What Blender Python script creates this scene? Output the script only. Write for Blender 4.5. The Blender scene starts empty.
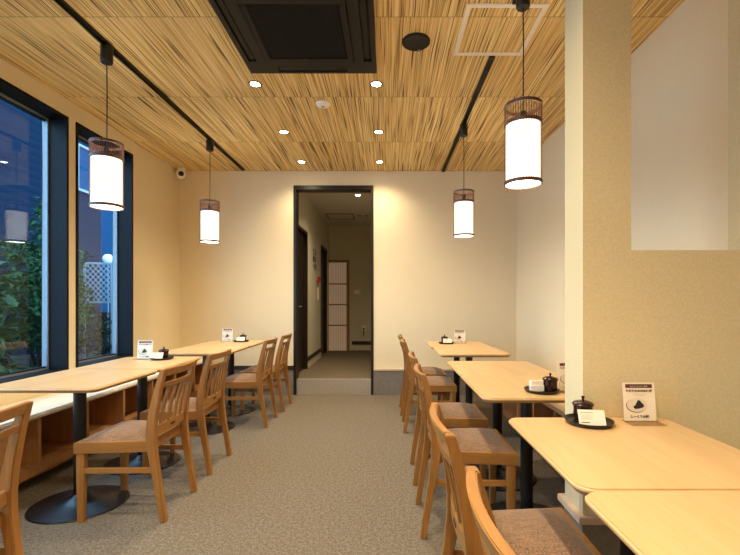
import bpy, bmesh, math, random
from mathutils import Vector, Matrix
R = math.radians
random.seed(7)
S = bpy.context.scene
C = S.collection
S.view_settings.view_transform = 'Standard'
S.view_settings.look = 'None'
S.view_settings.gamma = 1
S.view_settings.use_curve_mapping = False
S.view_settings.exposure = 0.72
S.cycles.use_denoising = True
S.cycles.max_bounces = 8
S.cycles.diffuse_bounces = 6
S.cycles.sample_clamp_indirect = 6

# ------------------------------------------------------------ materials
def srgb(r, g, b):
    f = lambda c: (c/255/12.92) if c/255 <= .04045 else ((c/255+.055)/1.055)**2.4
    return (f(r), f(g), f(b), 1)

class NT:
    def __init__(s, name):
        s.m = bpy.data.materials.new(name); s.m.use_nodes = True
        s.t = s.m.node_tree; s.n = s.t.nodes
        s.b = s.n['Principled BSDF']; s.out = s.n['Material Output']
    def add(s, typ, **kw):
        nd = s.n.new(typ)
        for k, v in kw.items():
            if k.startswith('i_'):
                key = k[2:]; key = int(key) if key.isdigit() else key
                nd.inputs[key].default_value = v
            else: setattr(nd, k, v)
        return nd
    def link(s, a, b): s.t.links.new(a, b)
    def coords(s, scale=(1,1,1), loc=(0,0,0)):
        tc = s.add('ShaderNodeTexCoord'); mp = s.add('ShaderNodeMapping')
        mp.inputs['Scale'].default_value = scale; mp.inputs['Location'].default_value = loc
        s.link(tc.outputs['Object'], mp.inputs['Vector']); return mp.outputs['Vector']
    def ramp(s, fac, stops):
        r = s.add('ShaderNodeValToRGB')
        e = r.color_ramp.elements
        while len(e) < len(stops): e.new(.5)
        for i, (p, c) in enumerate(stops): e[i].position = p; e[i].color = c
        s.link(fac, r.inputs[0]); return r.outputs[0]
    def bump(s, h, st=.2, d=.002):
        b = s.add('ShaderNodeBump'); b.inputs['Strength'].default_value = st; b.inputs['Distance'].default_value = d
        s.link(h, b.inputs['Height']); s.link(b.outputs[0], s.b.inputs['Normal'])

def plain(name, col, rough=.5, metal=0, spec=.5, noise=0):
    t = NT(name)
    v = t.coords((12,12,12)); nz = t.add('ShaderNodeTexNoise', i_Scale=3.0); t.link(v, nz.inputs['Vector'])
    k = 1-max(noise,.03); dark = tuple(c*k for c in col[:3])+(1,)
    t.link(t.ramp(nz.outputs[0], [(.3, dark), (.7, col)]), t.b.inputs['Base Color'])
    t.b.inputs['Roughness'].default_value = rough; t.b.inputs['Metallic'].default_value = metal
    t.b.inputs['Specular IOR Level'].default_value = spec
    return t.m

def wood(name, c1, c2, c3, axis=0, rough=.4, scale=1.0, fine=.5):
    """grain runs along the given local axis"""
    t = NT(name)
    sc = [22*scale]*3; sc[axis] = 1.2*scale
    v = t.coords(tuple(sc))
    oi = t.add('ShaderNodeObjectInfo'); ad = t.add('ShaderNodeVectorMath', operation='ADD')
    ml = t.add('ShaderNodeMath', operation='MULTIPLY', i_1=37.0); t.link(oi.outputs['Random'], ml.inputs[0])
    t.link(v, ad.inputs[0]); t.link(ml.outputs[0], ad.inputs[1])
    n1 = t.add('ShaderNodeTexNoise', i_Scale=1.0, i_Detail=4.0, i_Roughness=.6, i_Distortion=.5)
    t.link(ad.outputs[0], n1.inputs['Vector'])
    n2 = t.add('ShaderNodeTexNoise', i_Scale=7.0, i_Detail=2.0); t.link(ad.outputs[0], n2.inputs['Vector'])
    mx = t.add('ShaderNodeMix', data_type='FLOAT'); mx.inputs[0].default_value = fine*.5
    t.link(n1.outputs[0], mx.inputs[2]); t.link(n2.outputs[0], mx.inputs[3])
    t.link(t.ramp(mx.outputs[0], [(.3, c1), (.5, c2), (.7, c3)]), t.b.inputs['Base Color'])
    t.b.inputs['Roughness'].default_value = rough
    t.bump(mx.outputs[0], .08, .001)
    return t.m

def wallmat(name, col, amt=.08, scale=160, bump=.25):
    t = NT(name)
    v = t.coords((1,1,1))
    n = t.add('ShaderNodeTexNoise', i_Scale=float(scale), i_Detail=3.0); t.link(v, n.inputs['Vector'])
    n2 = t.add('ShaderNodeTexNoise', i_Scale=2.0, i_Detail=3.0); t.link(v, n2.inputs['Vector'])
    mx = t.add('ShaderNodeMix', data_type='FLOAT'); mx.inputs[0].default_value = .25
    t.link(n.outputs[0], mx.inputs[2]); t.link(n2.outputs[0], mx.inputs[3])
    d = tuple(c*(1-amt) for c in col[:3])+(1,); l = tuple(min(1,c*(1+amt)) for c in col[:3])+(1,)
    t.link(t.ramp(mx.outputs[0], [(.35, d), (.65, l)]), t.b.inputs['Base Color'])
    t.b.inputs['Roughness'].default_value = .85
    t.b.inputs['Specular IOR Level'].default_value = .25
    t.bump(n.outputs[0], bump, .001)
    return t.m

def emis(name, col, st):
    t = NT(name)
    e = t.add('ShaderNodeEmission', i_Color=col, i_Strength=st)
    t.link(e.outputs[0], t.out.inputs[0]); return t.m

M = {}
M['wall'] = wallmat('cream wallpaper', srgb(232,215,180), .03)
M['wall_part'] = wallmat('straw woven wallpaper', srgb(215,198,157), .08, 190, .4)
M['wall_left'] = wallmat('warm cream wallpaper', srgb(226,208,170), .05)
M['wall_hall'] = wallmat('olive cream wallpaper', srgb(205,196,170), .05)
M['hall_ceil'] = wallmat('hall ceiling paper', srgb(205,196,175), .04)
M['base_grey'] = wallmat('grey stone base', srgb(122,115,108), .12, 40)
M['trim_pale'] = plain('pale trim', srgb(214,186,156), .5)
M['trim_dark'] = plain('dark brown trim', srgb(52,38,28), .45)
M['frame_dark'] = plain('dark bronze frame', srgb(30,25,22), .35)
M['jamb_dark'] = plain('black window reveal', srgb(9,9,12), .55, spec=.18)
M['alu'] = plain('brushed aluminium sash', srgb(128,136,144), .4, .2)
M['steel'] = plain('stainless riser', srgb(196,190,182), .42, .6, noise=.12)
M['black'] = plain('black powder coat', srgb(14,14,15), .38)
M['black_base'] = plain('black table base', srgb(20,21,24), .30)
M['lacquer'] = plain('dark lacquer', srgb(24,16,14), .22)
M['brownpot'] = plain('brown ceramic', srgb(42,17,14), .2)
M['ac'] = plain('dark brown plastic', srgb(34,31,28), .6, spec=.3)
M['acdeep'] = plain('air slot dark', srgb(14,12,11), .7)
M['white'] = plain('white plastic', srgb(244,242,238), .45)
M['paper'] = plain('white card', srgb(240,232,220), .6)
M['cream_card'] = plain('cream menu card', srgb(238,224,202), .55)
M['maroon'] = plain('maroon print', srgb(88,44,36), .6)
M['ink'] = plain('dark ink', srgb(44,34,26), .7)
M['greyink'] = plain('grey ink', srgb(150,140,128), .7)
M['food'] = plain('black sesame rice cake', srgb(34,32,24), .6, noise=.4)
M['plate'] = plain('printed plate', srgb(226,210,192), .5)
M['red'] = plain('red petals', srgb(205,28,22), .5)
M['stem'] = plain('green stem', srgb(60,80,40), .6)
M['rattan'] = plain('dark bamboo', srgb(84,50,34), .5)
M['cord'] = plain('black cord', srgb(22,18,16), .6)
M['table'] = wood('ash table laminate', srgb(194,157,108), srgb(203,167,118), srgb(212,178,130), 1, .34, .8)
M['tedge'] = wood('ash table edge', srgb(172,130,76), srgb(182,140,84), srgb(190,150,94), 0, .4, 1)
M['chair'] = wood('honey oak', srgb(128,84,38), srgb(147,99,46), srgb(165,116,58), 2, .38, 1.3, .8)
M['chair_x'] = wood('honey oak rail', srgb(128,84,38), srgb(147,99,46), srgb(165,116,58), 0, .38, 1.3, .8)
M['chair_y'] = wood('honey oak crest', srgb(138,92,43), srgb(153,105,51), srgb(169,121,63), 1, .38, 1.3, .8)
M['bench'] = wood('bench oak veneer', srgb(158,108,62), srgb(176,124,76), srgb(190,140,90), 2, .5, 1)
M['benchtop'] = wood('pale bench top', srgb(218,206,184), srgb(226,215,194), srgb(232,223,204), 1, .3, 1)
M['shoji_wood'] = wood('sliding door wood', srgb(140,98,54), srgb(156,112,66), srgb(170,126,78), 2, .5, 1)
M['darkdoor'] = plain('near black door', srgb(34,22,16), .4)

def fabric(name, c1, c2, sc=220):
    t = NT(name); v = t.coords((1,1,1))
    n = t.add('ShaderNodeTexNoise', i_Scale=float(sc), i_Detail=2.0); t.link(v, n.inputs['Vector'])
    w = t.add('ShaderNodeTexNoise', i_Scale=30.0); v2 = t.coords((1,6,1)); t.link(v2, w.inputs['Vector'])
    mx = t.add('ShaderNodeMix', data_type='FLOAT'); mx.inputs[0].default_value = .35
    t.link(n.outputs[0], mx.inputs[2]); t.link(w.outputs[0], mx.inputs[3])
    t.link(t.ramp(mx.outputs[0], [(.38, c1), (.62, c2)]), t.b.inputs['Base Color'])
    t.b.inputs['Roughness'].default_value = .9; t.b.inputs['Sheen Weight'].default_value = .2
    t.b.inputs['Specular IOR Level'].default_value = .2
    t.bump(n.outputs[0], .5, .001); return t.m
M['fabric'] = fabric('taupe tweed', srgb(98,74,54), srgb(146,114,86))

def carpet():
    t = NT('grey brown carpet'); v = t.coords((1,1,1))
    n = t.add('ShaderNodeTexNoise', i_Scale=150.0, i_Detail=5.0, i_Roughness=.8); t.link(v, n.inputs['Vector'])
    n2 = t.add('ShaderNodeTexNoise', i_Scale=60.0, i_Detail=3.0); t.link(v, n2.inputs['Vector'])
    mx = t.add('ShaderNodeMix', data_type='FLOAT'); mx.inputs[0].default_value = .22
    t.link(n.outputs[0], mx.inputs[2]); t.link(n2.outputs[0], mx.inputs[3])
    t.link(t.ramp(mx.outputs[0], [(.36, srgb(66,60,52)), (.5, srgb(106,96,83)), (.64, srgb(148,136,119))]), t.b.inputs['Base Color'])
    t.b.inputs['Roughness'].default_value = .95; t.b.inputs['Specular IOR Level'].default_value = .15
    t.bump(n.outputs[0], .6, .003); return t.m
M['carpet'] = carpet()
M['carpet_hall'] = wallmat('dark hallway carpet', srgb(104,90,72), .15, 120, .6)

def slat_ceiling():
    t = NT('thin cedar strip ceiling')
    tc = t.add('ShaderNodeTexCoord'); sp = t.add('ShaderNodeSeparateXYZ'); t.link(tc.outputs['Object'], sp.inputs[0])
    def mth(op, a, b=None, c=None):
        n = t.add('ShaderNodeMath', operation=op)
        for i, q in enumerate((a, b, c)):
            if q is None: continue
            if isinstance(q, (int, float)): n.inputs[i].default_value = q
            else: t.link(q, n.inputs[i])
        return n.outputs[0]
    X, Y = sp.outputs[0], sp.outputs[1]
    row = mth('DIVIDE', mth('SUBTRACT', Y, 2.328), .9095)
    fl = mth('FLOOR', row); fr = mth('FRACT', row)
    wob = t.add('ShaderNodeTexNoise', i_Scale=1.0); cw = t.add('ShaderNodeCombineXYZ')
    t.link(mth('MULTIPLY', X, 3.0), cw.inputs[0]); t.link(mth('MULTIPLY', Y, 1.6), cw.inputs[1]); t.link(mth('MULTIPLY', fl, 5.3), cw.inputs[2])
    t.link(cw.outputs[0], wob.inputs['Vector'])
    Xs = mth('ADD', mth('ADD', X, mth('MULTIPLY', fl, 3.37)), mth('MULTIPLY', wob.outputs[0], .018))
    def nz(fx, fy, sc=1.0, det=1.0):
        c = t.add('ShaderNodeCombineXYZ'); t.link(mth('MULTIPLY', Xs, fx), c.inputs[0]); t.link(mth('MULTIPLY', Y, fy), c.inputs[1]); t.link(mth('MULTIPLY', fl, 7.7), c.inputs[2])
        n = t.add('ShaderNodeTexNoise', i_Scale=sc, i_Detail=det); t.link(c.outputs[0], n.inputs['Vector']); return n.outputs[0]
    a = nz(135, .9, 1.0, 1.0)      # tone of each strip
    b = nz(125, 1.7, 1.0, 0.0)      # dark gaps
    c = nz(420, 3.0, 1.0, 1.0)     # fine grain
    base = t.ramp(mth('ADD', mth('MULTIPLY', a, .75), mth('MULTIPLY', c, .25)),
                  [(.30, srgb(160,122,62)), (.43, srgb(212,175,108)), (.56, srgb(238,208,142)), (.70, srgb(252,236,184))])
    gap = t.ramp(b, [(.25, (0,0,0,1)), (.40, (1,1,1,1))])
    seam = mth('LESS_THAN', mth('MINIMUM', fr, mth('SUBTRACT', 1.0, fr)), .004)
    mx = t.add('ShaderNodeMix', data_type='RGBA'); t.link(gap, mx.inputs[0]); mx.inputs[6].default_value = srgb(94,60,28); t.link(base, mx.inputs[7])
    mx2 = t.add('ShaderNodeMix', data_type='RGBA'); t.link(mth('MULTIPLY', seam, .45), mx2.inputs[0]); t.link(mx.outputs[2], mx2.inputs[6]); mx2.inputs[7].default_value = srgb(110,70,38)
    t.link(mx2.outputs[2], t.b.inputs['Base Color'])
    t.b.inputs['Roughness'].default_value = .6
    t.bump(mth('ADD', gap, mth('MULTIPLY', a, .6)), .5, .004)
    return t.m
M['ceiling'] = slat_ceiling()

def glassmat():
    t = NT('window glass')
    t.n.remove(t.b)
    tr = t.add('ShaderNodeBsdfTransparent'); tr.inputs[0].default_value = (.93,.96,.98,1)
    gl = t.add('ShaderNodeBsdfGlossy'); gl.inputs['Roughness'].default_value = .0
    f = t.add('ShaderNodeFresnel', i_IOR=1.5)
    ge = t.add('ShaderNodeNewGeometry'); mr = t.add('ShaderNodeMapRange', i_3=1.5, i_4=1/1.5)   # same reflectance on both faces of the pane
    t.link(ge.outputs['Backfacing'], mr.inputs[0]); t.link(mr.outputs[0], f.inputs['IOR'])
    mx = t.add('ShaderNodeMixShader'); t.link(f.outputs[0], mx.inputs[0]); t.link(tr.outputs[0], mx.inputs[1]); t.link(gl.outputs[0], mx.inputs[2])
    t.link(mx.outputs[0], t.out.inputs[0]); return t.m
M['glass'] = glassmat()
def acrylic():
    t = NT('clear acrylic')
    t.n.remove(t.b)
    tr = t.add('ShaderNodeBsdfTransparent'); tr.inputs[0].default_value = (.9,.86,.8,1)
    gl = t.add('ShaderNodeBsdfGlossy'); gl.inputs['Roughness'].default_value = .05
    mx = t.add('ShaderNodeMixShader', i_0=.08); t.link(tr.outputs[0], mx.inputs[1]); t.link(gl.outputs[0], mx.inputs[2])
    t.link(mx.outputs[0], t.out.inputs[0]); return t.m
M['acrylic'] = acrylic()

def shade_mat(nm, st):
    """glowing washi paper"""
    t = NT(nm)
    e = t.add('ShaderNodeEmission'); e.inputs[0].default_value = (1.0,.87,.66,1); e.inputs[1].default_value = st
    d = t.add('ShaderNodeBsdfDiffuse'); d.inputs[0].default_value = (.85,.8,.7,1)
    ad = t.add('ShaderNodeAddShader'); t.link(e.outputs[0], ad.inputs[0]); t.link(d.outputs[0], ad.inputs[1])
    t.link(ad.outputs[0], t.out.inputs[0]); return t.m
M['shade'] = shade_mat('lit washi paper', 1.7)
M['glow_disc'] = shade_mat('lit lamp diffuser', 13.0)
M['lamp'] = emis('lit lamp lens', (1,.85,.6,1), 30)

# outside
def siding():
    t = NT('navy clapboard'); v = t.coords((1,1,1))
    w = t.add('ShaderNodeTexWave', wave_type='BANDS', bands_direction='Z', wave_profile='SAW', i_Scale=2.2); t.link(v, w.inputs['Vector'])
    n = t.add('ShaderNodeTexNoise', i_Scale=30.0, i_Detail=3.0); t.link(v, n.inputs['Vector'])
    mx = t.add('ShaderNodeMix', data_type='FLOAT'); mx.inputs[0].default_value = .3
    t.link(w.outputs[1], mx.inputs[2]); t.link(n.outputs[0], mx.inputs[3])
    t.link(t.ramp(mx.outputs[0], [(.1, srgb(8,24,42)), (.9, srgb(16,38,58))]), t.b.inputs['Base Color'])
    t.b.inputs['Roughness'].default_value = .9; t.b.inputs['Specular IOR Level'].default_value = .06; t.bump(w.outputs[1], .4, .01); return t.m
M['siding'] = siding()
M['siding2'] = plain('pale blue render', srgb(26,62,92), .9, spec=.06)
M['gravel'] = wallmat('grey gravel', srgb(42,44,46), .35, 30, 1)
M['leaf'] = plain('green leaf', srgb(34,74,34), .7, spec=.2, noise=.4)
M['leaf_big'] = plain('broad green leaf', srgb(44,84,46), .7, spec=.2, noise=.3)
M['leaf_dark'] = plain('deep green leaf', srgb(22,44,24), .7, spec=.2, noise=.4)
M['bark'] = plain('brown bark', srgb(44,34,26), .8)
M['terra'] = plain('brown planter', srgb(62,50,46), .7)
M['lattice'] = plain('grey white lattice', srgb(128,138,148), .5)
M['brickwall'] = wallmat('dark block wall', srgb(40,38,36), .3, 20, .5)

# ------------------------------------------------------------ mesh helpers
def box(bm, x0, x1, y0, y1, z0, z1):
    vs = [bm.verts.new((x, y, z)) for z in (z0, z1) for x, y in ((x0,y0),(x1,y0),(x1,y1),(x0,y1))]
    for f in ((3,2,1,0),(4,5,6,7),(0,1,5,4),(1,2,6,5),(2,3,7,6),(3,0,4,7)): bm.faces.new([vs[i] for i in f])
def B(*boxes):
    bm = bmesh.new()
    for b in boxes: box(bm, *b)
    return bm
def prism(bm, pts, axis, a, b):
    """closed outline pts (2-D) extruded along axis from a to b"""
    def P(p, t):
        if axis == 'z': return (p[0], p[1], t)
        if axis == 'y': return (p[0], t, p[1])
        return (t, p[0], p[1])
    lo = [bm.verts.new(P(p, a)) for p in pts]; hi = [bm.verts.new(P(p, b)) for p in pts]
    bm.faces.new(lo); bm.faces.new(hi[::-1])
    n = len(pts)
    for i in range(n): bm.faces.new((lo[i], hi[i], hi[(i+1)%n], lo[(i+1)%n]))
def lathe(bm, prof, n=32, sx=1, sy=1, c=(0,0,0)):
    rings = []
    for r, z in prof:
        if r < 1e-6: rings.append([bm.verts.new((c[0], c[1], c[2]+z))])
        else: rings.append([bm.verts.new((c[0]+r*sx*math.cos(2*math.pi*i/n), c[1]+r*sy*math.sin(2*math.pi*i/n), c[2]+z)) for i in range(n)])
    for a, b in zip(rings, rings[1:]):
        for i in range(n):
            j = (i+1)%n
            if len(a) == 1 and len(b) == 1: continue
            if len(a) == 1: bm.faces.new((a[0], b[i], b[j]))
            elif len(b) == 1: bm.faces.new((a[i], b[0], a[j]))
            else: bm.faces.new((a[i], b[i], b[j], a[j]))
def tube(bm, pts, r, n=8):
    rs = r if isinstance(r, (list, tuple)) else [r]*len(pts)
    pts = [Vector(p) for p in pts]; rings = []
    for i, p in enumerate(pts):
        d = (pts[min(i+1, len(pts)-1)]-pts[max(i-1, 0)]).normalized()
        u = d.cross(Vector((0,0,1)) if abs(d.z) < .9 else Vector((1,0,0))).normalized(); w = d.cross(u)
        rings.append([bm.verts.new(p+rs[i]*(u*math.cos(2*math.pi*k/n)+w*math.sin(2*math.pi*k/n))) for k in range(n)])
    for a, b in zip(rings, rings[1:]):
        for k in range(n): bm.faces.new((a[k], b[k], b[(k+1)%n], a[(k+1)%n]))
    bm.faces.new(rings[0][::-1]); bm.faces.new(rings[-1])
def rrect(x0, x1, y0, y1, r, n=6):
    out = []
    for cx, cy, a0 in ((x1-r,y1-r,0),(x0+r,y1-r,90),(x0+r,y0+r,180),(x1-r,y0+r,270)):
        for i in range(n+1):
            a = R(a0+90*i/n); out.append((cx+r*math.cos(a), cy+r*math.sin(a)))
    return out
def obj(name, bm, mat, parent=None, loc=(0,0,0), rot=(0,0,0), bevel=0, smooth=None, seg=2):
    bmesh.ops.remove_doubles(bm, verts=bm.verts, dist=1e-6)
    bmesh.ops.recalc_face_normals(bm, faces=bm.faces)
    if bevel:
        es = [e for e in bm.edges if len(e.link_faces) == 2 and e.calc_face_angle(0) > R(35)]
        bmesh.ops.bevel(bm, geom=es, offset=bevel, segments=seg, affect='EDGES', clamp_overlap=True)
    me = bpy.data.meshes.new(name); bm.to_mesh(me); bm.free()
    if smooth is not None or bevel:
        me.shade_smooth()
        me.set_sharp_from_angle(angle=R(smooth or 40))
    me.materials.append(M[mat] if isinstance(mat, str) else mat)
    o = bpy.data.objects.new(name, me); C.objects.link(o)
    o.location = loc; o.rotation_euler = rot
    if parent: o.parent = parent
    return o
def thing(name, label, cat, loc=(0,0,0), rz=0, group=None):
    o = bpy.data.objects.new(name, None); C.objects.link(o)
    o.empty_display_size = .1; o.location = loc; o.rotation_euler = (0,0,rz)
    return tag(o, label, cat, group)
def tag(o, label, cat, group=None):
    o['label'] = label; o['category'] = cat
    if group: o['group'] = group
    return o
def struct(name, bm, mat, bevel=0):
    o = obj(name, bm, mat, bevel=bevel); o['kind'] = 'structure'; return o
def dup(root, label, loc=None, rz=None, group=None):
    def cp(o, par):
        c = o.copy(); C.objects.link(c)
        if par: c.parent = par
        for ch in list(kids.get(o, [])): cp(ch, c)
        return c
    kids = {}
    for o in list(C.objects):
        if o.parent: kids.setdefault(o.parent, []).append(o)
    r = cp(root, None); r['label'] = label
    if loc is not None: r.location = loc
    if rz is not None: r.rotation_euler = (0,0,rz)
    if group: r['group'] = group
    return r

# ------------------------------------------------------------ the room
XL, XR, YB, YF, H = -2.50, 1.56, 5.07, -3.0, 2.70
struct('floor', B((XL-.2, XR+.2, YF-.1, YB+.03, -.05, 0)), 'carpet')
struct('ceiling', B((XL-.2, XR+.2, YF-.1, YB+.12, H, H+.08)), 'ceiling')
struct('wall_right', B((XR, XR+.12, YF, YB, 0, H)), 'wall')
struct('wall_front', B((XL-.2, XR+.12, YF-.12, YF, 0, H)), 'wall')
DX0, DX1, DZ = -1.127, -.162, 2.524
struct('wall_back', B((XL-.2, DX0, YB, YB+.12, 0, H), (DX1, XR+.12, YB, YB+.12, 0, H), (DX0, DX1, YB, YB+.12, DZ, H)), 'wall')
W0, W1 = -.6, 3.29  # near end stretched out of view to let in more daylight
V0, V1 = 3.372, 4.126
WB, WT = .575, 2.567
struct('wall_left', B((XL-.16, XL, YF, W0, 0, H), (XL-.16, XL, W0, V1, 0, WB), (XL-.16, XL, W0, V1, WT, H),
                      (XL-.16, XL, W1, V0, WB, WT), (XL-.16, XL, V1, YB, 0, H)), 'wall_left')
def window(nm, y0, y1, split=None):
    t = .022
    w = struct(nm, B((XL-.13, XL+.008, y0, y0+t, WB, WT), (XL-.13, XL+.008, y1-t, y1, WB, WT),
                     (XL-.13, XL+.008, y0+t, y1-t, WT-t, WT), (XL-.13, XL+.008, y0+t, y1-t, WB, WB+t)), 'jamb_dark')
    x0, x1 = XL-.175, XL-.131; s = .035
    a, b, c, d = y0, y1, WB, WT
    bx = [(x0, x1, a, a+s, c, d), (x0, x1, b-s, b, c, d), (x0, x1, a+s, b-s, c, c+s), (x0, x1, a+s, b-s, d-s, d)]
    f = obj('window_frame', B(*bx), 'alu', w, bevel=.004)
    obj('window_seal', B((x0+.005, x0+.03, a+s, a+s+.012, c+s, d-s),
        (x0+.005, x0+.03, a+s, b-s, c+s, c+s+.012), (x0+.005, x0+.03, a+s, b-s, d-s-.012, d-s)), 'frame_dark', w)
    obj('window_pane', B((x1-.012, x1-.006, a+s, b-s, c+s, d-s)), 'glass', w)
    return w
window('window_1', W0, W1)
window('window_2', V0, V1)
# doorway lining
door = struct('trim_1', B((DX0, DX0+.032, YB-.012, YB+.135, 0, DZ), (DX1-.032, DX1, YB-.012, YB+.135, 0, DZ),
                          (DX0+.032, DX1-.032, YB-.012, YB+.135, DZ-.05, DZ)), 'frame_dark', bevel=.002)
# base courses
struct('baseboard_back_right', B((DX1+.001, XR, YB-.012, YB, 0, .295)), 'base_grey')
struct('trim_2', B((DX1+.001, XR, YB-.022, YB, .295, .318)), 'trim_pale')
struct('baseboard_back_left', B((XL+.4, DX0-.001, YB-.012, YB, 0, .305)), 'base_grey')
struct('trim_3', B((XL+.4, DX0-.001, YB-.020, YB, .305, .352)), 'trim_dark')
struct('baseboard_right', B((XR-.012, XR, 3.9, YB-.022, 0, .295)), 'base_grey')
struct('trim_4', B((XR-.022, XR, 3.9, YB-.022, .295, .318)), 'trim_pale')
# partition with the open upper part
PX, PY0, PY1 = .716, 1.535, 1.69
OX0, OX1, OZ = .8925, 1.372, 1.309
struct('wall_partition', B((PX, XR, PY0, PY1, .34, OZ), (PX, OX0, PY0, PY1, OZ, H), (OX1, XR, PY0, PY1, OZ, H), (OX0, OX1, PY0, PY1, 2.5, H)), 'wall_part')
struct('baseboard_partition', B((PX-.004, XR, PY0-.004, PY1+.004, 0, .315)), 'base_grey')
struct('trim_5', B((PX-.022, XR, PY0-.022, PY1+.022, .315, .342)), 'trim_pale', bevel=.003)

# ------------------------------------------------------------ hallway behind the doorway
HY, HX0, HX1, HZ, HF = 8.16, -1.13, .25, 2.60, .18
struct('floor_hallway', B((DX0+.032, DX1-.032, YB+.03, YB+.13, 0, HF), (HX0-.1, HX1+.1, YB+.13, HY+.1, 0, HF)), 'carpet_hall')
struct('trim_6', B((DX0+.033, DX1-.033, YB+.012, YB+.03, 0, HF+.004), (DX0+.033, DX1-.033, YB+.03, YB+.06, HF, HF+.004)), 'steel')
struct('ceiling_hallway', B((HX0-.1, HX1+.1, YB+.12, HY+.1, HZ, HZ+.06)), 'hall_ceil')
D1 = (5.28, 5.93); D2 = (7.16, 7.84); DH = 2.10
struct('wall_hallway_left', B((HX0-.1, HX0, YB+.12, D1[0], HF, HZ), (HX0-.1, HX0, D1[1], D2[0], HF, HZ), (HX0-.1, HX0, D2[1], HY, HF, HZ),
                              (HX0-.1, HX0, D1[0], D1[1], DH, HZ), (HX0-.1, HX0, D2[0], D2[1], DH, HZ)), 'wall_hall')
struct('wall_hallway_right', B((HX1, HX1+.1, YB+.12, HY, HF, HZ)), 'wall_hall')
struct('wall_hallway_back', B((HX0-.1, HX1+.1, HY, HY+.1, HF, HZ)), 'wall_hall')
struct('baseboard_hallway_left', B((HX0, HX0+.008, D1[1], D2[0], HF, HF+.10)), 'wall_hall')
struct('trim_7', B((HX0, HX0+.014, D1[1], D2[0], HF+.10, HF+.16)), 'trim_dark')
struct('trim_8', B((-.68, HX1, HY-.014, HY, HF+.115, HF+.18)), 'trim_dark')
for i, (a, b) in enumerate((D1, D2)):
    d = struct('door_%d' % (i+1), B((HX0-.07, HX0-.04, a, b, HF, DH)), 'darkdoor')
    obj('door_frame', B((HX0-.1, HX0+.012, a, a+.04, HF, DH), (HX0-.1, HX0+.012, b-.04, b, HF, DH), (HX0-.1, HX0+.012, a+.04, b-.04, DH-.04, DH)), 'darkdoor', d)
    bm = bmesh.new(); tube(bm, [(HX0-.04, a+.12, 1.06), (HX0+.01, a+.12, 1.06), (HX0+.012, a+.22, 1.06)], .009)
    obj('door_handle', bm, 'alu', d, smooth=40)
# shoji style sliding door
dx0, dx1, dzt = HX0+.005, -.728, 1.93
d = struct('door_3', B((dx1-.055, dx1, HY-.04, HY, HF, dzt), (dx0, dx1-.055, HY-.04, HY, dzt-.045, dzt)), 'shoji_wood')
def shoji():
    t = NT('back lit reeded panel'); v = t.coords((1,1,1))
    w = t.add('ShaderNodeTexWave', wave_type='BANDS', bands_direction='X', i_Scale=7.0); t.link(v, w.inputs['Vector'])
    t.link(t.ramp(w.outputs[1], [(.0, srgb(160,128,80)), (.25, srgb(206,172,116))]), t.b.inputs['Base Color'])
    t.b.inputs['Roughness'].default_value = .7
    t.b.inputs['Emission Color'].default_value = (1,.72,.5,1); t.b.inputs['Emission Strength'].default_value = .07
    return t.m
M['shoji'] = shoji()
obj('door_panel', B((dx0, dx1-.055, HY-.022, HY-.014, HF, dzt-.045)), 'shoji', d)
obj('door_rail', B(*[(dx0, dx1-.055, HY-.034, HY-.02, z-.011, z+.011) for z in (HF+.49, HF+.89, HF+1.29)]), 'shoji_wood', d)
# hallway fittings
t = thing('switch_plate', 'cream switch plate on the hallway end wall right of the sliding door', 'switch', (-.58, HY, 1.31))
obj('plate', B((-.065, .065, -.008, 0, -.045, .045)), 'wall', t, bevel=.002)
obj('button', B((-.04, -.005, -.012, -.007, -.03, .03)), 'white', t); obj('button', B((.005, .04, -.012, -.007, -.03, .03)), 'white', t)
t = thing('wall_socket', 'small white socket with a dark cord low on the hallway end wall', 'socket', (-.45, HY, .60))
obj('plate', B((-.04, .04, -.008, 0, -.03, .06)), 'white', t, bevel=.002)
bm = bmesh.new(); box(bm, -.015, .015, -.035, -.008, -.01, .02); tube(bm, [(0,-.03,-.005), (.003,-.03,-.06), (-.01,-.025,-.13)], .007); obj('plug', bm, 'cord', t)
bm = bmesh.new()
for z, w in ((2.05, .05), (2.0, .045)): pass
bm.free()
def text_mesh(name, body, size, mat, parent, loc, rot, align='CENTER', bold=0):
    cu = bpy.data.curves.new(name, 'FONT'); cu.body = body; cu.size = size; cu.align_x = align; cu.extrude = .0003; cu.offset = bold
    tmp = bpy.data.objects.new('tmp', cu); C.objects.link(tmp)
    bpy.context.view_layer.update()
    dg = bpy.context.evaluated_depsgraph_get()
    me = bpy.data.meshes.new_from_object(tmp.evaluated_get(dg)); me.name = name
    me.materials.clear(); me.materials.append(M[mat])
    bpy.data.objects.remove(tmp); bpy.data.curves.remove(cu)
    o = bpy.data.objects.new(name, me); C.objects.link(o); o.parent = parent; o.location = loc; o.rotation_euler = rot
    return o
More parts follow.
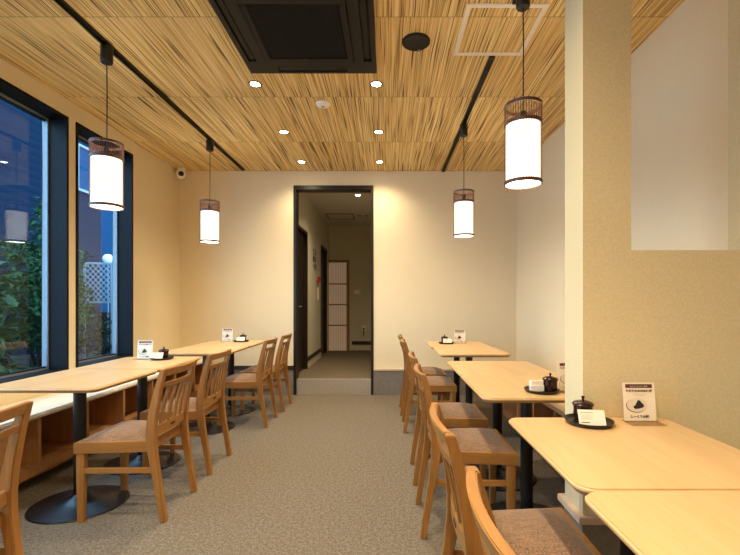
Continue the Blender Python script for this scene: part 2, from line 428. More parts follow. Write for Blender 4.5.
# upright lettering fixed on the hallway wall between the two doors
yy = 6.54
sg = thing('wall_sign', 'dark vertical lettering on the hallway wall above the red flower', 'sign', (HX0, yy, 1.76))
for c_, col_ in enumerate(('お手洗', 'こちら', '奥側へ')):
    for k, ch in enumerate(col_): text_mesh('character', ch, .10, 'ink', sg, (.003, (1-c_)*.105, .10-k*.115), (R(90), 0, R(90)), bold=.004)
fl = thing('flower_vase', 'red flower in a slim wall vase on the hallway wall', 'flower', (HX0, 6.76, 1.16))
bm = bmesh.new(); tube(bm, [(.018,0,0), (.018,0,.20)], .014, 12); obj('vase', bm, 'wall', fl, smooth=40)
bm = bmesh.new(); tube(bm, [(.018,0,.15), (.022,0,.24), (.03,.0,.30)], .004, 6); obj('stem', bm, 'stem', fl)
bm = bmesh.new()
for k in range(7):
    a = 2*math.pi*k/7
    m_ = Matrix.Translation((.038+.015*math.cos(a)*.6, .028*math.cos(a), .32+.028*math.sin(a))) @ Matrix.Rotation(a, 4, 'X') @ Matrix.Diagonal((.5, 1, .55, 1))
    bmesh.ops.create_icosphere(bm, subdivisions=2, radius=.027, matrix=m_)
obj('petals', bm, 'red', fl, smooth=60)
t = thing('ceiling_hatch', 'framed access hatch in the hallway ceiling', 'hatch', (-.80, 7.25, HZ))
obj('hatch_frame', B((-.23,.23,-.23,-.21,-.01,0), (-.23,.23,.21,.23,-.01,0), (-.23,-.21,-.21,.21,-.01,0), (.21,.23,-.21,.21,-.01,0)), 'base_grey', t)
obj('hatch_panel', B((-.21,.21,-.21,.21,-.004,0)), 'hall_ceil', t)

# ------------------------------------------------------------ lamps in the ceiling
def spot(parent, z, power, size, blend, col=(1,.83,.575)):
    l = bpy.data.lights.new('bulb', 'SPOT'); l.energy = power; l.spot_size = R(size); l.spot_blend = blend
    l.color = col; l.shadow_soft_size = .04
    o = bpy.data.objects.new('bulb', l); C.objects.link(o); o.parent = parent; o.location = (0,0,z); return o
def downlight_parts(t):
    bm = bmesh.new(); lathe(bm, [(.036,-.001), (.036,-.004), (.047,-.004), (.049,-.001), (.049, 0), (.036, 0)], 28); obj('trim_ring', bm, 'trim_dark', t, smooth=40)
    bm = bmesh.new(); lathe(bm, [(0,-.0035), (.03,-.003), (.034,-.001), (.034,-.0005), (0,-.0005)], 24); obj('lens', bm, 'lamp', t, smooth=40)
DLP = 54
dl = thing('downlight', 'lit downlight right of centre, just beyond the black air unit', 'downlight', (-.078, 3.045, H), group='round ceiling downlights')
downlight_parts(dl); spot(dl, -.02, DLP, 140, 1.0)
names = {(-.955,3.045): 'lit downlight just beyond the left corner of the black air unit',
 (-.958,3.90): 'left downlight of the middle pair over the aisle', (-.078,3.90): 'right downlight of the middle pair over the aisle',
 (-.963,4.735): 'left downlight of the pair closest to the doorway wall', (-.083,4.735): 'right downlight of the pair closest to the doorway wall'}
for (x, y), lab in names.items():
    o = dup(dl, lab, (x, y, H))
    if y > 4.5:      # dimmer pair beside the wall
        for l in list(C.objects):
            if l.parent == o and l.type == 'LIGHT': l.data = l.data.copy(); l.data.energy = DLP*.55
for y in (1.35, .45, -.45, -1.6):  # rows carried on out of view, added as fill light for the room
    for x in (-.955, -.078):
        dup(dl, 'unseen fill downlight added to extend the %s row' % ('left' if x < -.5 else 'right'), (x, y-.0, H))
dl2 = thing('downlight', 'single lit downlight in the hallway ceiling', 'downlight', (-.405, 5.82, HZ))
downlight_parts(dl2); spot(dl2, -.02, 34, 140, 1.0)
dl3 = thing('downlight', 'unlit small twin downlight further down the hallway ceiling', 'downlight', (-.41, 7.2, HZ))
for dx in (-.06, .06):
    bm = bmesh.new(); lathe(bm, [(0,-.003), (.026,-.004), (.034,-.006), (.036,0)], 20, c=(dx,0,0)); obj('trim_ring', bm, 'base_grey', dl3, smooth=40)

dup(dl, 'unseen downlight added behind the camera to brighten the partition', (.80, -1.4, H))  # extra lamp put in to light the partition front
# ------------------------------------------------------------ ceiling fittings
ac = thing('air_conditioner', 'large square black cassette air conditioner set in the strip ceiling', 'air conditioner', (-.495, 2.424, H))
bm = bmesh.new(); h = .425; th = -.03
prisms = [(-h,h,.405,h), (-h,h,-h,-.405), (-h,-.395,-.405,.405), (.395,h,-.405,.405), (-.345,-.285,-.405,.405), (.285,.345,-.405,.405),
          (-.395,-.345,.285,.405), (.345,.395,.285,.405), (-.395,-.345,-.405,-.285), (.345,.395,-.405,-.285),
          (-.285,.285,.285,.345), (-.285,.285,-.345,-.285), (-.285,-.23,.345,.405), (.23,.285,.345,.405), (-.285,-.23,-.405,-.345), (.23,.285,-.405,-.345)]
for a, b, c, d in prisms: box(bm, a, b, c, d, th, 0)
obj('panel', bm, 'ac', ac)
obj('slot_cavity', B((-.40,.40,-.41,.41,-.008,-.001)), 'acdeep', ac)
for s in (-1, 1):
    bm = bmesh.new(); box(bm, min(s*.352, s*.386), max(s*.352, s*.386), -.275, .275, -.024, -.010); obj('flap', bm, 'ac', ac, bevel=.004)
    bm = bmesh.new(); box(bm, -.225, .225, min(s*.352, s*.398), max(s*.352, s*.398), -.026, -.010); obj('flap', bm, 'ac', ac, bevel=.004)
obj('grille_frame', B((-.28,.28,.245,.28,-.036,-.026), (-.28,.28,-.28,-.245,-.036,-.026), (-.28,-.245,-.245,.245,-.036,-.026), (.245,.28,-.245,.245,-.036,-.026)), 'ac', ac, bevel=.003)
bm = bmesh.new()
for k in range(46):
    y = -.243+k*.0108; box(bm, -.245, .245, y, y+.0035, -.032, -.028)
for k in range(24):
    x = -.243+k*.0212; box(bm, x, x+.003, -.245, .245, -.031, -.0285)
obj('grille', bm, 'acdeep', ac)

hp = thing('access_panel', 'white framed square access panel in the strip ceiling', 'access panel', (.642, 2.453, H))
obj('frame', B((-.217,.217,.205,.231,-.006,0), (-.217,.217,-.231,-.205,-.006,0), (-.217,-.193,-.205,.205,-.006,0), (.193,.217,-.205,.205,-.006,0)), 'paper', hp)
spk = thing('ceiling_speaker', 'round black speaker flush in the strip ceiling', 'speaker', (.176, 2.547, H))
bm = bmesh.new(); lathe(bm, [(0,-.008), (.07,-.010), (.078,-.013), (.085,-.008), (.086,0)], 40); obj('grille', bm, 'acdeep', spk, smooth=40)
bm = bmesh.new(); box(bm, .015, .03, .06, .078, -.018, -.010); obj('clip', bm, 'alu', spk)
sm = thing('smoke_detector', 'small round white smoke detector between the downlights', 'smoke detector', (-.51, 3.35, H))
bm = bmesh.new(); lathe(bm, [(0,-.022), (.025,-.022), (.03,-.016), (.052,-.012), (.058,-.004), (.058,0), (0,0)], 32); obj('body', bm, 'white', sm, smooth=40)
bm = bmesh.new(); lathe(bm, [(0,-.026), (.012,-.025), (.013,-.021), (0,-.021)], 16); obj('sensor', bm, 'greyink', sm, smooth=40)

def track(nm, label, x, y0, y1):
    t = thing(nm, label, 'lighting track', (x, y0, H), group='black ceiling lighting tracks')
    L = y1-y0
    obj('rail', B((-.017,-.011,0,L,-.02,0), (.011,.017,0,L,-.02,0), (-.011,.011,0,L,-.006,0), (-.017,-.006,0,L,-.02,-.017), (.006,.017,0,L,-.02,-.017)), 'black', t)
    obj('end_cap', B((-.018,.018,L,L+.012,-.021,0)), 'black', t); obj('end_cap', B((-.018,.018,-.012,0,-.021,0)), 'black', t)
track('lighting_track', 'long black track on the ceiling along the windows', -1.708, .2, 4.98)
track('lighting_track', 'black track from the white framed panel to the back wall', .674, 2.70, 5.03)
track('lighting_track', 'black track at the top edge before the white framed panel', .674, .3, 2.19)

def pendant(label, x, y, zb=1.69):
    t = thing('pendant_lamp', label, 'pendant lamp', (x, y, zb), group='cylindrical paper pendant lamps')
    top = H-.021-zb
    bm = bmesh.new(); lathe(bm, [(0,0), (.031,0), (.034,-.004), (.034,-.095), (.030,-.103), (0,-.103)], 24, c=(0,0,top)); obj('canopy', bm, 'black', t, smooth=40)
    bm = bmesh.new(); tube(bm, [(0,0,top-.1), (.002,0,top-.3), (0,0,.36)], .0032, 8); obj('cord', bm, 'cord', t, smooth=60)
    r = .088
    bm = bmesh.new(); lathe(bm, [(r-.004,.014), (r-.004,.300), (r-.0055,.300), (r-.0055,.014)], 48);
    obj('lamp_shade', bm, 'shade', t, smooth=40)
    bm = bmesh.new(); lathe(bm, [(0,.010), (r-.007,.010), (r-.007,.0135), (0,.0135)], 48); obj('glow_disc', bm, 'glow_disc', t, smooth=40)
    bm = bmesh.new(); lathe(bm, [(.018,.292), (r-.007,.292), (r-.007,.296), (.018,.296), (.018,.292)], 48); obj('glow_disc', bm, 'glow_disc', t, smooth=40)  # hidden glowing ring, added to throw more light up at the ceiling
    bm = bmesh.new()
    lathe(bm, [(r-.003,.004), (r+.003,.004), (r+.003,.021), (r-.003,.021), (r-.003,.004)], 48); obj('ring', bm, 'rattan', t, smooth=40)
    bm = bmesh.new(); lathe(bm, [(r-.003,.296), (r+.003,.296), (r+.003,.313), (r-.003,.313), (r-.003,.296)], 48); obj('ring', bm, 'rattan', t, smooth=40)
    bm = bmesh.new(); lathe(bm, [(r-.003,.384), (r+.003,.384), (r+.003,.400), (r-.003,.400), (r-.003,.384)], 48); obj('ring', bm, 'rattan', t, smooth=40)
    bm = bmesh.new()
    for k in range(44):
        a = 2*math.pi*k/44; tube(bm, [(r*math.cos(a), r*math.sin(a), .308), (r*math.cos(a), r*math.sin(a), .388)], .0021, 5)
    obj('rib_lattice', bm, 'rattan', t)
    bm = bmesh.new()
    for k in range(44):
        a = 2*math.pi*k/44; tube(bm, [((r-.001)*math.cos(a), (r-.001)*math.sin(a), .018), ((r-.001)*math.cos(a), (r-.001)*math.sin(a), .300)], .0017, 5)
    obj('shade_rib', bm, 'rattan', t)
    bm = bmesh.new(); tube(bm, [(-r,0,.303), (r,0,.303)], .002, 6); tube(bm, [(0,-r,.303), (0,r,.303)], .002, 6); lathe(bm, [(0,.37), (.012,.37), (.016,.36), (.016,.303), (0,.303)], 16)
    obj('socket', bm, 'black', t, smooth=40)
    return t
pendant('paper pendant lamp by the windows, nearer one, over the long table', -1.708, 2.56)
pendant('smaller looking paper pendant lamp in the far left corner', -1.708, 4.05)
pendant('bright paper pendant lamp before the white framed panel, closest on the right', .674, 2.08, 1.695)
pendant('paper pendant lamp over the table beside the doorway wall, right side', .674, 3.686)

cam = thing('security_camera', 'small white security camera in the far left ceiling corner', 'camera', (-2.43, 4.96, H))
bm = bmesh.new(); lathe(bm, [(0,0), (.045,0), (.048,-.01), (.045,-.03), (0,-.03)], 24); obj('mount', bm, 'white', cam, smooth=40)
bm = bmesh.new(); bmesh.ops.create_uvsphere(bm, u_segments=24, v_segments=16, radius=.055, matrix=Matrix.Translation((0,-.01,-.07))); obj('body', bm, 'white', cam, smooth=60)
bm = bmesh.new(); bmesh.ops.create_uvsphere(bm, u_segments=20, v_segments=12, radius=.03, matrix=Matrix.Translation((.022,-.046,-.078))); obj('lens', bm, 'black', cam, smooth=60)

# ------------------------------------------------------------ shelf benches along the walls
def bench(nm, label, xw, xf, y0, y1, divs, ztop, zfl, s):
    """xw wall side, xf front"""
    b = thing(nm, label, 'bench', (xf, y0, 0))
    L = y1-y0; W = xw-xf
    def X(a, c): return (min(a, c), max(a, c))
    bm = bmesh.new(); box(bm, *X(-s*.0, W), 0, L, ztop-.03, ztop); obj('bench_top', bm, 'benchtop' if xw < 0 else 'table', b, bevel=.010, seg=3)
    bm = bmesh.new(); box(bm, *X(s*-.012, W), 0, L, zfl-.03, zfl); box(bm, *X(s*-.012, s*-.03), 0, L, zfl-.06, zfl-.03); obj('shelf_board', bm, 'bench', b)
    bm = bmesh.new(); box(bm, *X(W, W*.95), 0, L, zfl, ztop-.03); obj('back_panel', bm, 'bench', b)
    bm = bmesh.new(); box(bm, *X(s*-.15, s*-.17), 0, L, 0, zfl-.03); obj('plinth', bm, 'bench' if xw < 0 else 'base_grey', b)
    for d in divs:
        bm = bmesh.new(); box(bm, *X(s*-.008, W*.95), d-y0-.0125, d-y0+.0125, zfl, ztop-.03); obj('divider', bm, 'bench', b, bevel=.002)
bench('shelf_bench', 'long low oak bench with open cubbies under the windows', XL, -2.10, -.6, YB-.001, [-.58+.0, -.32, .09, .5, .91, 1.32, 1.73, 2.14, 2.55, 2.96, 3.37, 3.78, 4.19, 4.6, 5.05], .447, .139, 1)
bench('shelf_bench', 'low bench with open cubbies against the right wall beyond the partition', XR, 1.067, PY1+.006, 3.90, [1.715, 2.0, 2.35, 2.70, 3.09, 3.47, 3.885], .447, .139, -1)

# ------------------------------------------------------------ dining tables
TH = .70
def table_proto(label, x, y, rz=0):
    t = thing('dining_table', label, 'table', (x, y, 0), rz, 'small ash dining tables')
    bm = bmesh.new(); w, d = .2875, .296
    prism(bm, rrect(-w, w, -d, d, .045, 8), 'z', TH-.015, TH)
    o = obj('tabletop', bm, 'table', t, bevel=.005, seg=3)
    bm = bmesh.new()
    a = rrect(-w, w, -d, d, .045, 8); b = rrect(-w+.012, w-.012, -d+.012, d-.012, .037, 8)
    hi = [bm.verts.new((p[0], p[1], TH-.0095)) for p in a]; lo = [bm.verts.new((p[0], p[1], TH-.024)) for p in b]
    n = len(a)
    for i in range(n): bm.faces.new((hi[i], lo[i], lo[(i+1)%n], hi[(i+1)%n]))
    bm.faces.new(hi); bm.faces.new(lo)
    obj('table_underside', bm, 'tedge', t, smooth=40)
    obj('mounting_plate', B((-.15,.15,-.15,.15,TH-.03,TH-.024), (-.18,.18,-.02,.02,TH-.04,TH-.024)), 'black', t)
    bm = bmesh.new(); tube(bm, [(0,0,.03), (0,0,TH-.03)], .0305, 28); obj('pedestal', bm, 'black', t, smooth=40)
    bm = bmesh.new(); lathe(bm, [(0,0), (.238,0), (.241,.004), (.238,.009), (.19,.016), (.12,.026), (.07,.038), (.045,.052), (.036,.062), (0,.062)], 56, 1, .92); obj('base', bm, 'black_base', t, smooth=40)
    return t
tp = table_proto('ash table by the windows, nearest on the left, cut by the left edge', -1.705, 2.332)
dup(tp, 'ash table by the windows joined to the far side of the nearest left one', (-1.705, 2.928, 0))
dup(tp, 'front half of the ash table pair in the far left corner', (-1.605, 3.73, 0))
dup(tp, 'rear half of the ash table pair in the far left corner, near the back wall', (-1.605, 4.325, 0))
dup(tp, 'front half of the far right ash table, near the doorway wall', (.715, 3.66, 0))
dup(tp, 'rear half of the far right ash table, closest to the doorway wall', (.702, 4.225, 0))
dup(tp, 'ash table carrying a tray with a dark jar beyond the partition', (.708, 2.13, 0))
dup(tp, 'ash table touching the far side of the one beyond the partition', (.710, 2.70, 0))
dup(tp, 'ash table pushed against the straw coloured partition', (.720, 1.236, 0))
dup(tp, 'nearest ash table in the bottom right corner of the photo', (.712, .64, 0))

# ------------------------------------------------------------ dining chairs
ZT = .776
prof = [(-.237,0,.027), (-.212,.16,.031), (-.188,.30,.038), (-.174,.40,.045), (-.173,.47,.045), (-.184,.56,.041), (-.210,.68,.033), (-.237,ZT,.026)]
def back_x(z):
    for a, b in zip(prof, prof[1:]):
        if a[1] <= z <= b[1]: return a[0]+(b[0]-a[0])*(z-a[1])/(b[1]-a[1])
    return prof[-1][0]
YW = .168
def bow(y, k=.022): return -k*(1-(y/YW)**2)
def curved_rail(z0, z1, t, k=.022, ye=YW-.012, n=14):
    bm = bmesh.new(); rings = []
    for i in range(n+1):
        y = -ye+2*ye*i/n
        r = []
        for z, s in ((z0, -1), (z0, 1), (z1, 1), (z1, -1)):
            r.append(bm.verts.new((back_x(z)+bow(y, k)+s*t/2, y, z)))
        rings.append(r)
    for a, b in zip(rings, rings[1:]):
        for j in range(4): bm.faces.new((a[j], a[(j+1)%4], b[(j+1)%4], b[j]))
    bm.faces.new(rings[0]); bm.faces.new(rings[-1][::-1])
    return bm
def chair_proto(label, x, y, rz):
    t = thing('dining_chair', label, 'chair', (x, y, 0), rz, 'oak slat back dining chairs')
    # rear legs that run up as back posts
    for s in (-1, 1):
        bm = bmesh.new()
        yc = s*YW; rings = []
        for x_, z, wd in prof:
            rings.append([bm.verts.new((x_+a*wd/2, yc+b*.0165, z)) for a, b in ((-1,-1), (1,-1), (1,1), (-1,1))])
        for a, b in zip(rings, rings[1:]):
            for j in range(4): bm.faces.new((a[j], a[(j+1)%4], b[(j+1)%4], b[j]))
        bm.faces.new(rings[0][::-1]); bm.faces.new(rings[-1])
        obj('leg', bm, 'chair', t, bevel=.003)
    for s in (-1, 1):
        bm = bmesh.new()
        x1, yo = .200, s*.19
        top = rrect(x1-.043, x1, min(yo, yo-s*.038), max(yo, yo-s*.038), .004, 2); bot = rrect(x1-.036, x1-.004, min(yo-s*.004, yo-s*.028), max(yo-s*.004, yo-s*.028), .004, 2)
        hi = [bm.verts.new((p[0], p[1], .405)) for p in top]; lo = [bm.verts.new((p[0], p[1], 0)) for p in bot]; n = len(top)
        for i in range(n): bm.faces.new((hi[i], lo[i], lo[(i+1)%n], hi[(i+1)%n]))
        bm.faces.new(hi[::-1]); bm.faces.new(lo)
        obj('leg', bm, 'chair', t, smooth=40)
    # seat frame (trapezoid ring)
    bm = bmesh.new()
    xr, xf, wr, wf, th = -.165, .206, .164, .197, .022
    prism(bm, [(xr, -wr), (xf, -wf), (xf, wf), (xr, wr)], 'z', .353, .408)
    obj('seat_frame', bm, 'chair_x', t, bevel=.002)
    # cushion
    bm = bmesh.new(); n = 14; grid = []
    for i in range(n+1):
        row = []
        for j in range(n+1):
            u = i/n; v = j/n*2-1
            x_ = -.150+(.340)*u; w_ = .148+(.183-.148)*u
            e = (1-abs(2*u-1)**7)*(1-abs(v)**7); dome = (1-(2*u-1)**2)*(1-v*v)
            row.append(bm.verts.new((x_, v*w_, .407+.024*e+.014*dome)))
        grid.append(row)
    for i in range(n):
        for j in range(n): bm.faces.new((grid[i][j], grid[i+1][j], grid[i+1][j+1], grid[i][j+1]))
    obj('seat_cushion', bm, 'fabric', t, smooth=80)
    for s in (-1, 1):
        bm = bmesh.new(); z = .262
        prism(bm, [(-.195, s*.176), (.165, s*.184), (.165, s*.170), (-.195, s*.162)][::s], 'z', z-.014, z+.014); obj('stretcher', bm, 'chair_x', t, bevel=.002)
    obj('top_rail', curved_rail(ZT-.038, ZT+.001, .022), 'chair_y', t, bevel=.003)
    obj('back_rail', curved_rail(ZT-.098, ZT-.073, .020), 'chair_y', t, bevel=.003)
    obj('lower_rail', curved_rail(.432, .480, .020, .012), 'chair_y', t, bevel=.002)
    o = obj('handle_slot', B((back_x(.455)-.0245, back_x(.455)-.0205, -.022, .022, .452, .462)), 'ink', t)
    for y in (-.096, -.032, .032, .096):
        bm = bmesh.new(); z0, z1 = .474, ZT-.092; rings = []
        for i in range(6):
            z = z0+(z1-z0)*i/5; kk = .012+(.022-.012)*i/5; cx = back_x(z)+bow(y, kk)
            rings.append([bm.verts.new((cx+a, y+b, z)) for a, b in ((-.005,-.0125), (.005,-.0125), (.005,.0125), (-.005,.0125))])
        for a, b in zip(rings, rings[1:]):
            for j in range(4): bm.faces.new((a[j], a[(j+1)%4], b[(j+1)%4], b[j]))
        bm.faces.new(rings[0][::-1]); bm.faces.new(rings[-1]); obj('slat', bm, 'chair', t, smooth=40)
    return t
cp = chair_proto('oak slat back chair at the near left table, whole in view', -1.375, 2.312, math.pi)
dup(cp, 'oak slat back chair tucked in just behind the nearest whole left one', (-1.388, 2.90, 0))
dup(cp, 'oak slat back chair at the far left corner table, nearer of two', (-1.312, 3.91, 0))
dup(cp, 'oak slat back chair at the far left table, closest to the doorway', (-1.295, 4.455, 0))
dup(cp, 'oak slat back chair cut off by the left edge of the photo', (-1.475, 1.275, 0))
dup(cp, 'closest oak chair in the bottom right, its curved top rail cut by the frame', (.412, .700, 0), 0)
dup(cp, 'oak chair drawn up to the table against the partition, second on the right', (.400, 1.262, 0), 0)
dup(cp, 'oak chair at the tray and jar table beyond the partition, third on the right', (.408, 2.165, 0), 0)
dup(cp, 'oak chair in the right row, fourth from the front, at the joined middle tables', (.408, 2.745, 0), 0)
dup(cp, 'oak chair at the far right table, nearer of the two there', (.388, 3.77, 0), 0)
dup(cp, 'oak chair at the far right table, closest to the grey back base', (.378, 4.32, 0), 0)

# ------------------------------------------------------------ things on the tables
def menu(label, x, y, rz=0, w=.112, h=.132):
    t = thing('menu_stand', label, 'menu stand', (x, y, TH), rz, 'small menu stands on the tables')
    tilt = R(-6)
    obj('acrylic_stand', B((-w/2-.003, w/2+.003, -.055, .012, 0, .003)), 'acrylic', t)
    c = obj('card', B((-w/2, w/2, -.001, .001, 0, h)), 'cream_card', t, loc=(0,0,.003), rot=(tilt,0,0))
    f = -.0013
    obj('print_band', B((-w*.42, w*.42, f-.0003, f, h*.86, h*.96)), 'maroon', c)
    text_mesh('print_text', 'もちもちののおはぎ', w*.092, 'ink', c, (0, f, h*.755), (R(90),0,0), bold=.0004)
    text_mesh('print_text', 'あずきごまきなこ抹茶', w*.055, 'trim_pale', c, (0, f-.0004, h*.885), (R(90),0,0))
    obj('print_rule', B((-w*.22, w*.2, f-.0003, f, h*.695, h*.70), (-w*.15, w*.16, f-.0003, f, h*.655, h*.66)), 'greyink', c)
    bm = bmesh.new()
    def ell(cx, cz, rx, rz_, y0, y1, n=36):
        prism(bm, [(cx+rx*math.cos(2*math.pi*i/n), cz+rz_*math.sin(2*math.pi*i/n)) for i in range(n)], 'y', y0, y1)
    ell(-w*.10, h*.40, w*.33, h*.185, f-.0002, f); obj('print_plate_rim', bm, 'ink', c)
    bm = bmesh.new(); ell(-w*.085, h*.41, w*.325, h*.18, f-.0004, f-.0001); obj('print_plate', bm, 'plate', c)
    bm = bmesh.new(); prism(bm, [(w*px, h*pz) for px, pz in ((-.20,.345),(-.15,.31),(-.05,.315),(.04,.335),(.12,.36),(.135,.40),(.10,.445),(.055,.48),(.02,.525),(-.035,.545),(-.075,.52),(-.085,.48),(-.12,.45),(-.13,.41),(-.19,.385))], 'y', f-.0009, f-.0003)
    obj('print_food', bm, 'food', c)
    text_mesh('print_text', 'しーくるの味', w*.098, 'ink', c, (-w*.02, f, h*.08), (R(90),0,0), bold=.0004)
    return t
mp = menu('menu stand with cream card on the table against the partition', .890, 1.475)
dup(mp, 'menu stand half hidden behind the partition edge', (.868, 1.985, TH), 0)
dup(mp, 'menu stand on the far right table by the doorway wall', (.745, 4.30, TH), 0)
dup(mp, 'menu stand on the left table beside the far window', (-1.79, 3.10, TH), 0)
dup(mp, 'menu stand on the far left corner table', (-1.71, 4.50, TH), 0)

def tray(label, x, y, rz=0):
    t = thing('serving_tray', label, 'tray', (x, y, TH), rz, 'small black trays on the tables')
    bm = bmesh.new(); lathe(bm, [(0,0), (.066,0), (.074,.005), (.079,.013), (.0795,.015), (.077,.015), (.072,.007), (.064,.004), (0,.004)], 44, 1, 1); obj('tray', bm, 'black', t, smooth=50)
    return t
def pot(label, x, y, rz=0):
    t = thing('condiment_pot', label, 'pot', (x, y, TH+.004), rz, 'dark lidded condiment pots')
    bm = bmesh.new(); lathe(bm, [(0,0), (.022,0), (.029,.004), (.032,.02), (.031,.038), (.032,.052), (.029,.052), (.028,.008), (0,.008)], 32); obj('pot_body', bm, 'brownpot', t, smooth=40)
    bm = bmesh.new(); lathe(bm, [(0,.052), (.035,.052), (.0355,.057), (.030,.063), (.014,.068), (0,.069)], 32); obj('lid', bm, 'brownpot', t, smooth=40)
    bm = bmesh.new(); lathe(bm, [(0,.068), (.004,.068), (.004,.074), (.006,.079), (.005,.083), (0,.085)], 16); obj('knob', bm, 'brownpot', t, smooth=50)
    return t
def card(label, x, y, rz=0):
    t = thing('tent_card', label, 'card', (x, y, TH+.0045), rz, 'small white cards leaning in the trays')
    c = obj('card', B((-.043,.043,-.0006,.0006,0,.052)), 'cream_card', t, rot=(R(-28), 0, 0))
    f = -.0008
    obj('print_line', B((-.036,.008,f-.0002,f,.041,.043), (-.036,-.002,f-.0002,f,.033,.0342), (-.034,.004,f-.0002,f,.027,.0282), (-.034,.002,f-.0002,f,.021,.0222)), 'greyink', c)
    obj('print_line', B((-.036,-.008,f-.0002,f,.007,.0095)), 'ink', c)
    return t
def wallet(label, x, y, rz=0):
    t = thing('card_holder', label, 'card holder', (x, y, TH+.0045), rz)
    obj('holder', B((-.03,.03,-.018,.018,0,.012), (-.03,.03,.012,.018,.012,.045), (-.03,.03,-.018,-.012,.012,.03)), 'paper', t, bevel=.002)
    obj('card_stack', B((-.027,.027,-.010,.010,.012,.048)), 'cream_card', t)
trp = tray('black tray on the table against the partition, holding a lidded pot', .697, 1.452)
pp = pot('brown lidded pot behind the white card, on the table against the partition', .694, 1.487, 0)
cdp = card('white card leaning on the pot at the table against the partition', .694, 1.415, R(-8))
dup(trp, 'black tray with white box and dark jar, beyond the partition', (.723, 1.965, TH))
dup(pp, 'dark lidded jar beside a small white box, beyond the partition', (.764, 1.965, TH+.004))
wallet('small white card box on the tray beyond the partition', .700, 1.965)
dup(trp, 'black tray on the far right table by the doorway wall', (.598, 4.24, TH))
dup(cdp, 'white card on the far right table tray', (.605, 4.20, TH+.0045), 0)
dup(pp, 'dark pot on the far right table tray', (.585, 4.27, TH+.004))
dup(trp, 'black tray on the left table beside the far window', (-1.65, 3.08, TH))
dup(cdp, 'white card on the tray of the left table beside the far window', (-1.675, 3.045, TH+.0045), R(8))
dup(pp, 'dark pot behind the white card, left table beside the far window', (-1.655, 3.115, TH+.004))
dup(trp, 'black tray on the far left corner table', (-1.545, 4.45, TH))
dup(cdp, 'white card on the tray of the far left corner table', (-1.54, 4.41, TH+.0045), 0)
dup(pp, 'dark pot on the tray of the far left corner table', (-1.535, 4.48, TH+.004))

# ------------------------------------------------------------ outside the windows
g = struct('ground', B((-16, XL-.2, -3, 18, -.12, 0)), 'gravel')
hs = thing('house', 'neighbouring house with dark navy clapboard wall outside the windows', 'house', (-6.6, 2, 0))
obj('house_wall', B((-5, 0, 3.7, 7.7, 0, 5.8)), 'siding', hs)
obj('roof', B((-5.3, .3, 3.5, 8.0, 5.8, 5.95)), 'base_grey', hs)
for z, y in ((3.55, 7.17),):
    w = obj('window', B((0,.05,y-.28,y-.23,z,z+.9), (0,.05,y+.23,y+.28,z,z+.9), (0,.05,y-.28,y+.28,z-.05,z), (0,.05,y-.28,y+.28,z+.9,z+.95)), 'lattice', hs)
    obj('pane', B((.005,.012,y-.23,y+.23,z,z+.9)), 'siding2', w)
h2 = thing('house', 'paler blue house set further back, seen in the narrow window', 'house', (-8.2, 10.2, 0))
obj('house_wall', B((-4, 0, 0, 8, 0, 7.5)), 'siding2', h2)
obj('roof', B((-4.2, .3, -.2, 8.2, 7.5, 7.65)), 'base_grey', h2)

def leaves(bm, pts, size, rng, droop=.3, wide=.5):
    for p in pts:
        s = size*rng.uniform(.6, 1.3)
        m = Matrix.Translation(p) @ Matrix.Rotation(rng.uniform(0, 6.28), 4, 'Z') @ Matrix.Rotation(rng.uniform(-.9, .9)+droop, 4, 'Y') @ Matrix.Rotation(rng.uniform(-.6,.6), 4, 'X')
        vs = [bm.verts.new(m @ Vector(q)) for q in ((0,0,0), (s*.35, s*wide*.5, s*.06), (s,0,-s*.1), (s*.35,-s*wide*.5, s*.06), (s*.4,0,-.0))]
        bm.faces.new((vs[0], vs[4], vs[1])); bm.faces.new((vs[1], vs[4], vs[2])); bm.faces.new((vs[2], vs[4], vs[3])); bm.faces.new((vs[3], vs[4], vs[0]))
def bush(label, x, y, rx, ry, h, n, size, mat, seed, wide=.5, z0=.05, top=0):
    rng = random.Random(seed)
    t = thing('shrub', label, 'shrub', (x, y, 0))
    bm = bmesh.new(); tips = []
    for k in range(9):
        a = rng.uniform(0, 6.28); rr = rng.uniform(.2,.8)
        e = (rx*rr*math.cos(a), ry*rr*math.sin(a), h*rng.uniform(.6,.95)); tips.append(e)
        tube(bm, [(0,0,0), (e[0]*.4, e[1]*.4, e[2]*.5), e], [.015,.01,.004], 6)
    if top: tube(bm, [(0,0,h*.4), (.05,0,h), (.02,.05,h+top)], [.012,.008,.003], 6)
    obj('stems', bm, 'bark', t)
    bm = bmesh.new(); pts = []
    while len(pts) < n:
        u = Vector((rng.uniform(-1,1), rng.uniform(-1,1), rng.uniform(-1,1)))
        if u.length > 1 or u.length < .35: continue
        k = 1+.25*math.sin(u.x*7+seed)*math.cos(u.z*6+seed)
        pts.append(Vector((u.x*rx*k, u.y*ry*k, z0+(u.z*.5+.5)*(h-z0)*min(1.1,k))))
    if top:
        for k in range(160):
            f = rng.random(); r_ = .16*(1-f)+.03
            pts.append(Vector((.04+rng.uniform(-r_, r_), rng.uniform(-r_, r_), h*.85+f*(top+h*.15))))
    leaves(bm, pts, size, rng, wide=wide); obj('foliage', bm, mat, t)
    return t
bush('bushy small leaved shrub with a tall shoot outside the near window', -4.98, 6.0, .62, .60, 2.05, 4200, .095, 'leaf', 3, top=.55, z0=.45)
bush('broad leaved shrub at the left edge of the near window', -4.62, 4.75, .34, .36, 1.62, 210, .19, 'leaf_big', 5, wide=.8)
bush('low dark shrub under the broad leaved one outside', -5.3, 5.35, .45, .45, 1.0, 900, .10, 'leaf_dark', 8)
bush('airy shrub outside the narrow window before the lattice', -5.42, 7.05, .36, .55, 1.75, 2000, .085, 'leaf', 11, top=.5)
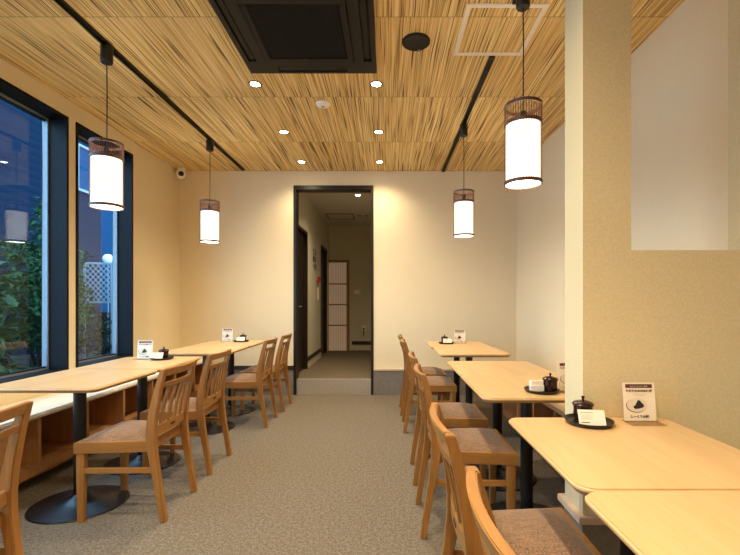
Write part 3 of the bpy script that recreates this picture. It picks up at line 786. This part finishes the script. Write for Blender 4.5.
bush('dark hedge clump beneath the lattice outside the narrow window', -5.1, 7.75, .45, .6, .95, 1800, .06, 'leaf_dark', 13)
bush('leafy ground plant by the planter outside', -4.75, 5.2, .32, .4, .35, 420, .10, 'leaf', 17)
def planter(label, x, y, w, d, h, rz):
    t = thing('planter', label, 'planter', (x, y, 0), rz)
    bm = bmesh.new()
    def ringp(f, z): return [bm.verts.new((sx*w/2*f, sy*d/2*f, z)) for sx, sy in ((-1,-1),(1,-1),(1,1),(-1,1))]
    L = [ringp(.86, 0), ringp(1, h), ringp(1.06, h), ringp(1.06, h+.03), ringp(.94, h+.03), ringp(.92, h-.03)]
    for a, b in zip(L, L[1:]):
        for j in range(4): bm.faces.new((a[j], a[(j+1)%4], b[(j+1)%4], b[j]))
    bm.faces.new(L[0][::-1]); obj('pot_body', bm, 'terra', t)
    obj('soil', B((-w*.45, w*.45, -d*.45, d*.45, h-.04, h-.028)), 'bark', t)
planter('brown square planter on the gravel outside the near window', -5.72, 6.62, .34, .34, .24, R(10))
planter('second smaller planter behind the first, by the near window sash', -5.42, 6.75, .24, .24, .22, R(-8))
lt = thing('lattice_screen', 'white diamond lattice screen standing outside the narrow window', 'trellis', (-5.10, 7.42, 0), R(20))
fx, fz0, fz1 = .20, 1.10, 1.82
obj('screen_frame', B((-fx-.02,-fx+.01,-.012,.012,0,fz1), (fx-.01,fx+.02,-.012,.012,0,fz1), (-fx+.01,fx-.01,-.012,.012,fz1-.03,fz1), (-fx+.01,fx-.01,-.012,.012,fz0,fz0+.03)), 'lattice', lt)
bm = bmesh.new()
for sgn in (-1, 1):
    for k in range(-9, 10):
        pts = []
        for i in range(41):
            z = fz0+.03+(fz1-fz0-.06)*i/40; x_ = k*.08+sgn*(z-(fz0+fz1)/2)*.8
            if -fx <= x_ <= fx: pts.append((x_, sgn*.004, z))
        if len(pts) > 1: tube(bm, [pts[0], pts[-1]], .008, 4)
obj('lattice', bm, 'lattice', lt)
gl = thing('garden_lamp', 'white globe lamp on a thin post above the lattice outside', 'lamp', (-5.25, 7.9, 0))
bm = bmesh.new(); tube(bm, [(0,0,0), (0,0,1.86)], .015, 10); obj('lamp_post', bm, 'alu', gl)
bm = bmesh.new(); bmesh.ops.create_uvsphere(bm, u_segments=20, v_segments=12, radius=.09, matrix=Matrix.Translation((0,0,1.93))); obj('globe', bm, 'white', gl, smooth=60)
struct('garden_wall', B((-6.2, -3.6, 9.0, 9.15, 0, .9)), 'brickwall')

# ------------------------------------------------------------ world and camera
w = bpy.data.worlds.new('dusk'); S.world = w; w.use_nodes = True
nt = w.node_tree; bg = nt.nodes['Background']
bg.inputs[0].default_value = (.37, .66, .96, 1); bg.inputs[1].default_value = 4.3
cd = bpy.data.cameras.new('camera'); co = bpy.data.objects.new('camera', cd); C.objects.link(co)
co.location = (0, 0, 1.12); co.rotation_euler = (R(90), 0, 0)
cd.sensor_width = 36; cd.lens = 36*420/740; cd.shift_x = -17/740; cd.shift_y = 24.5/740; cd.clip_start = .02
S.camera = co
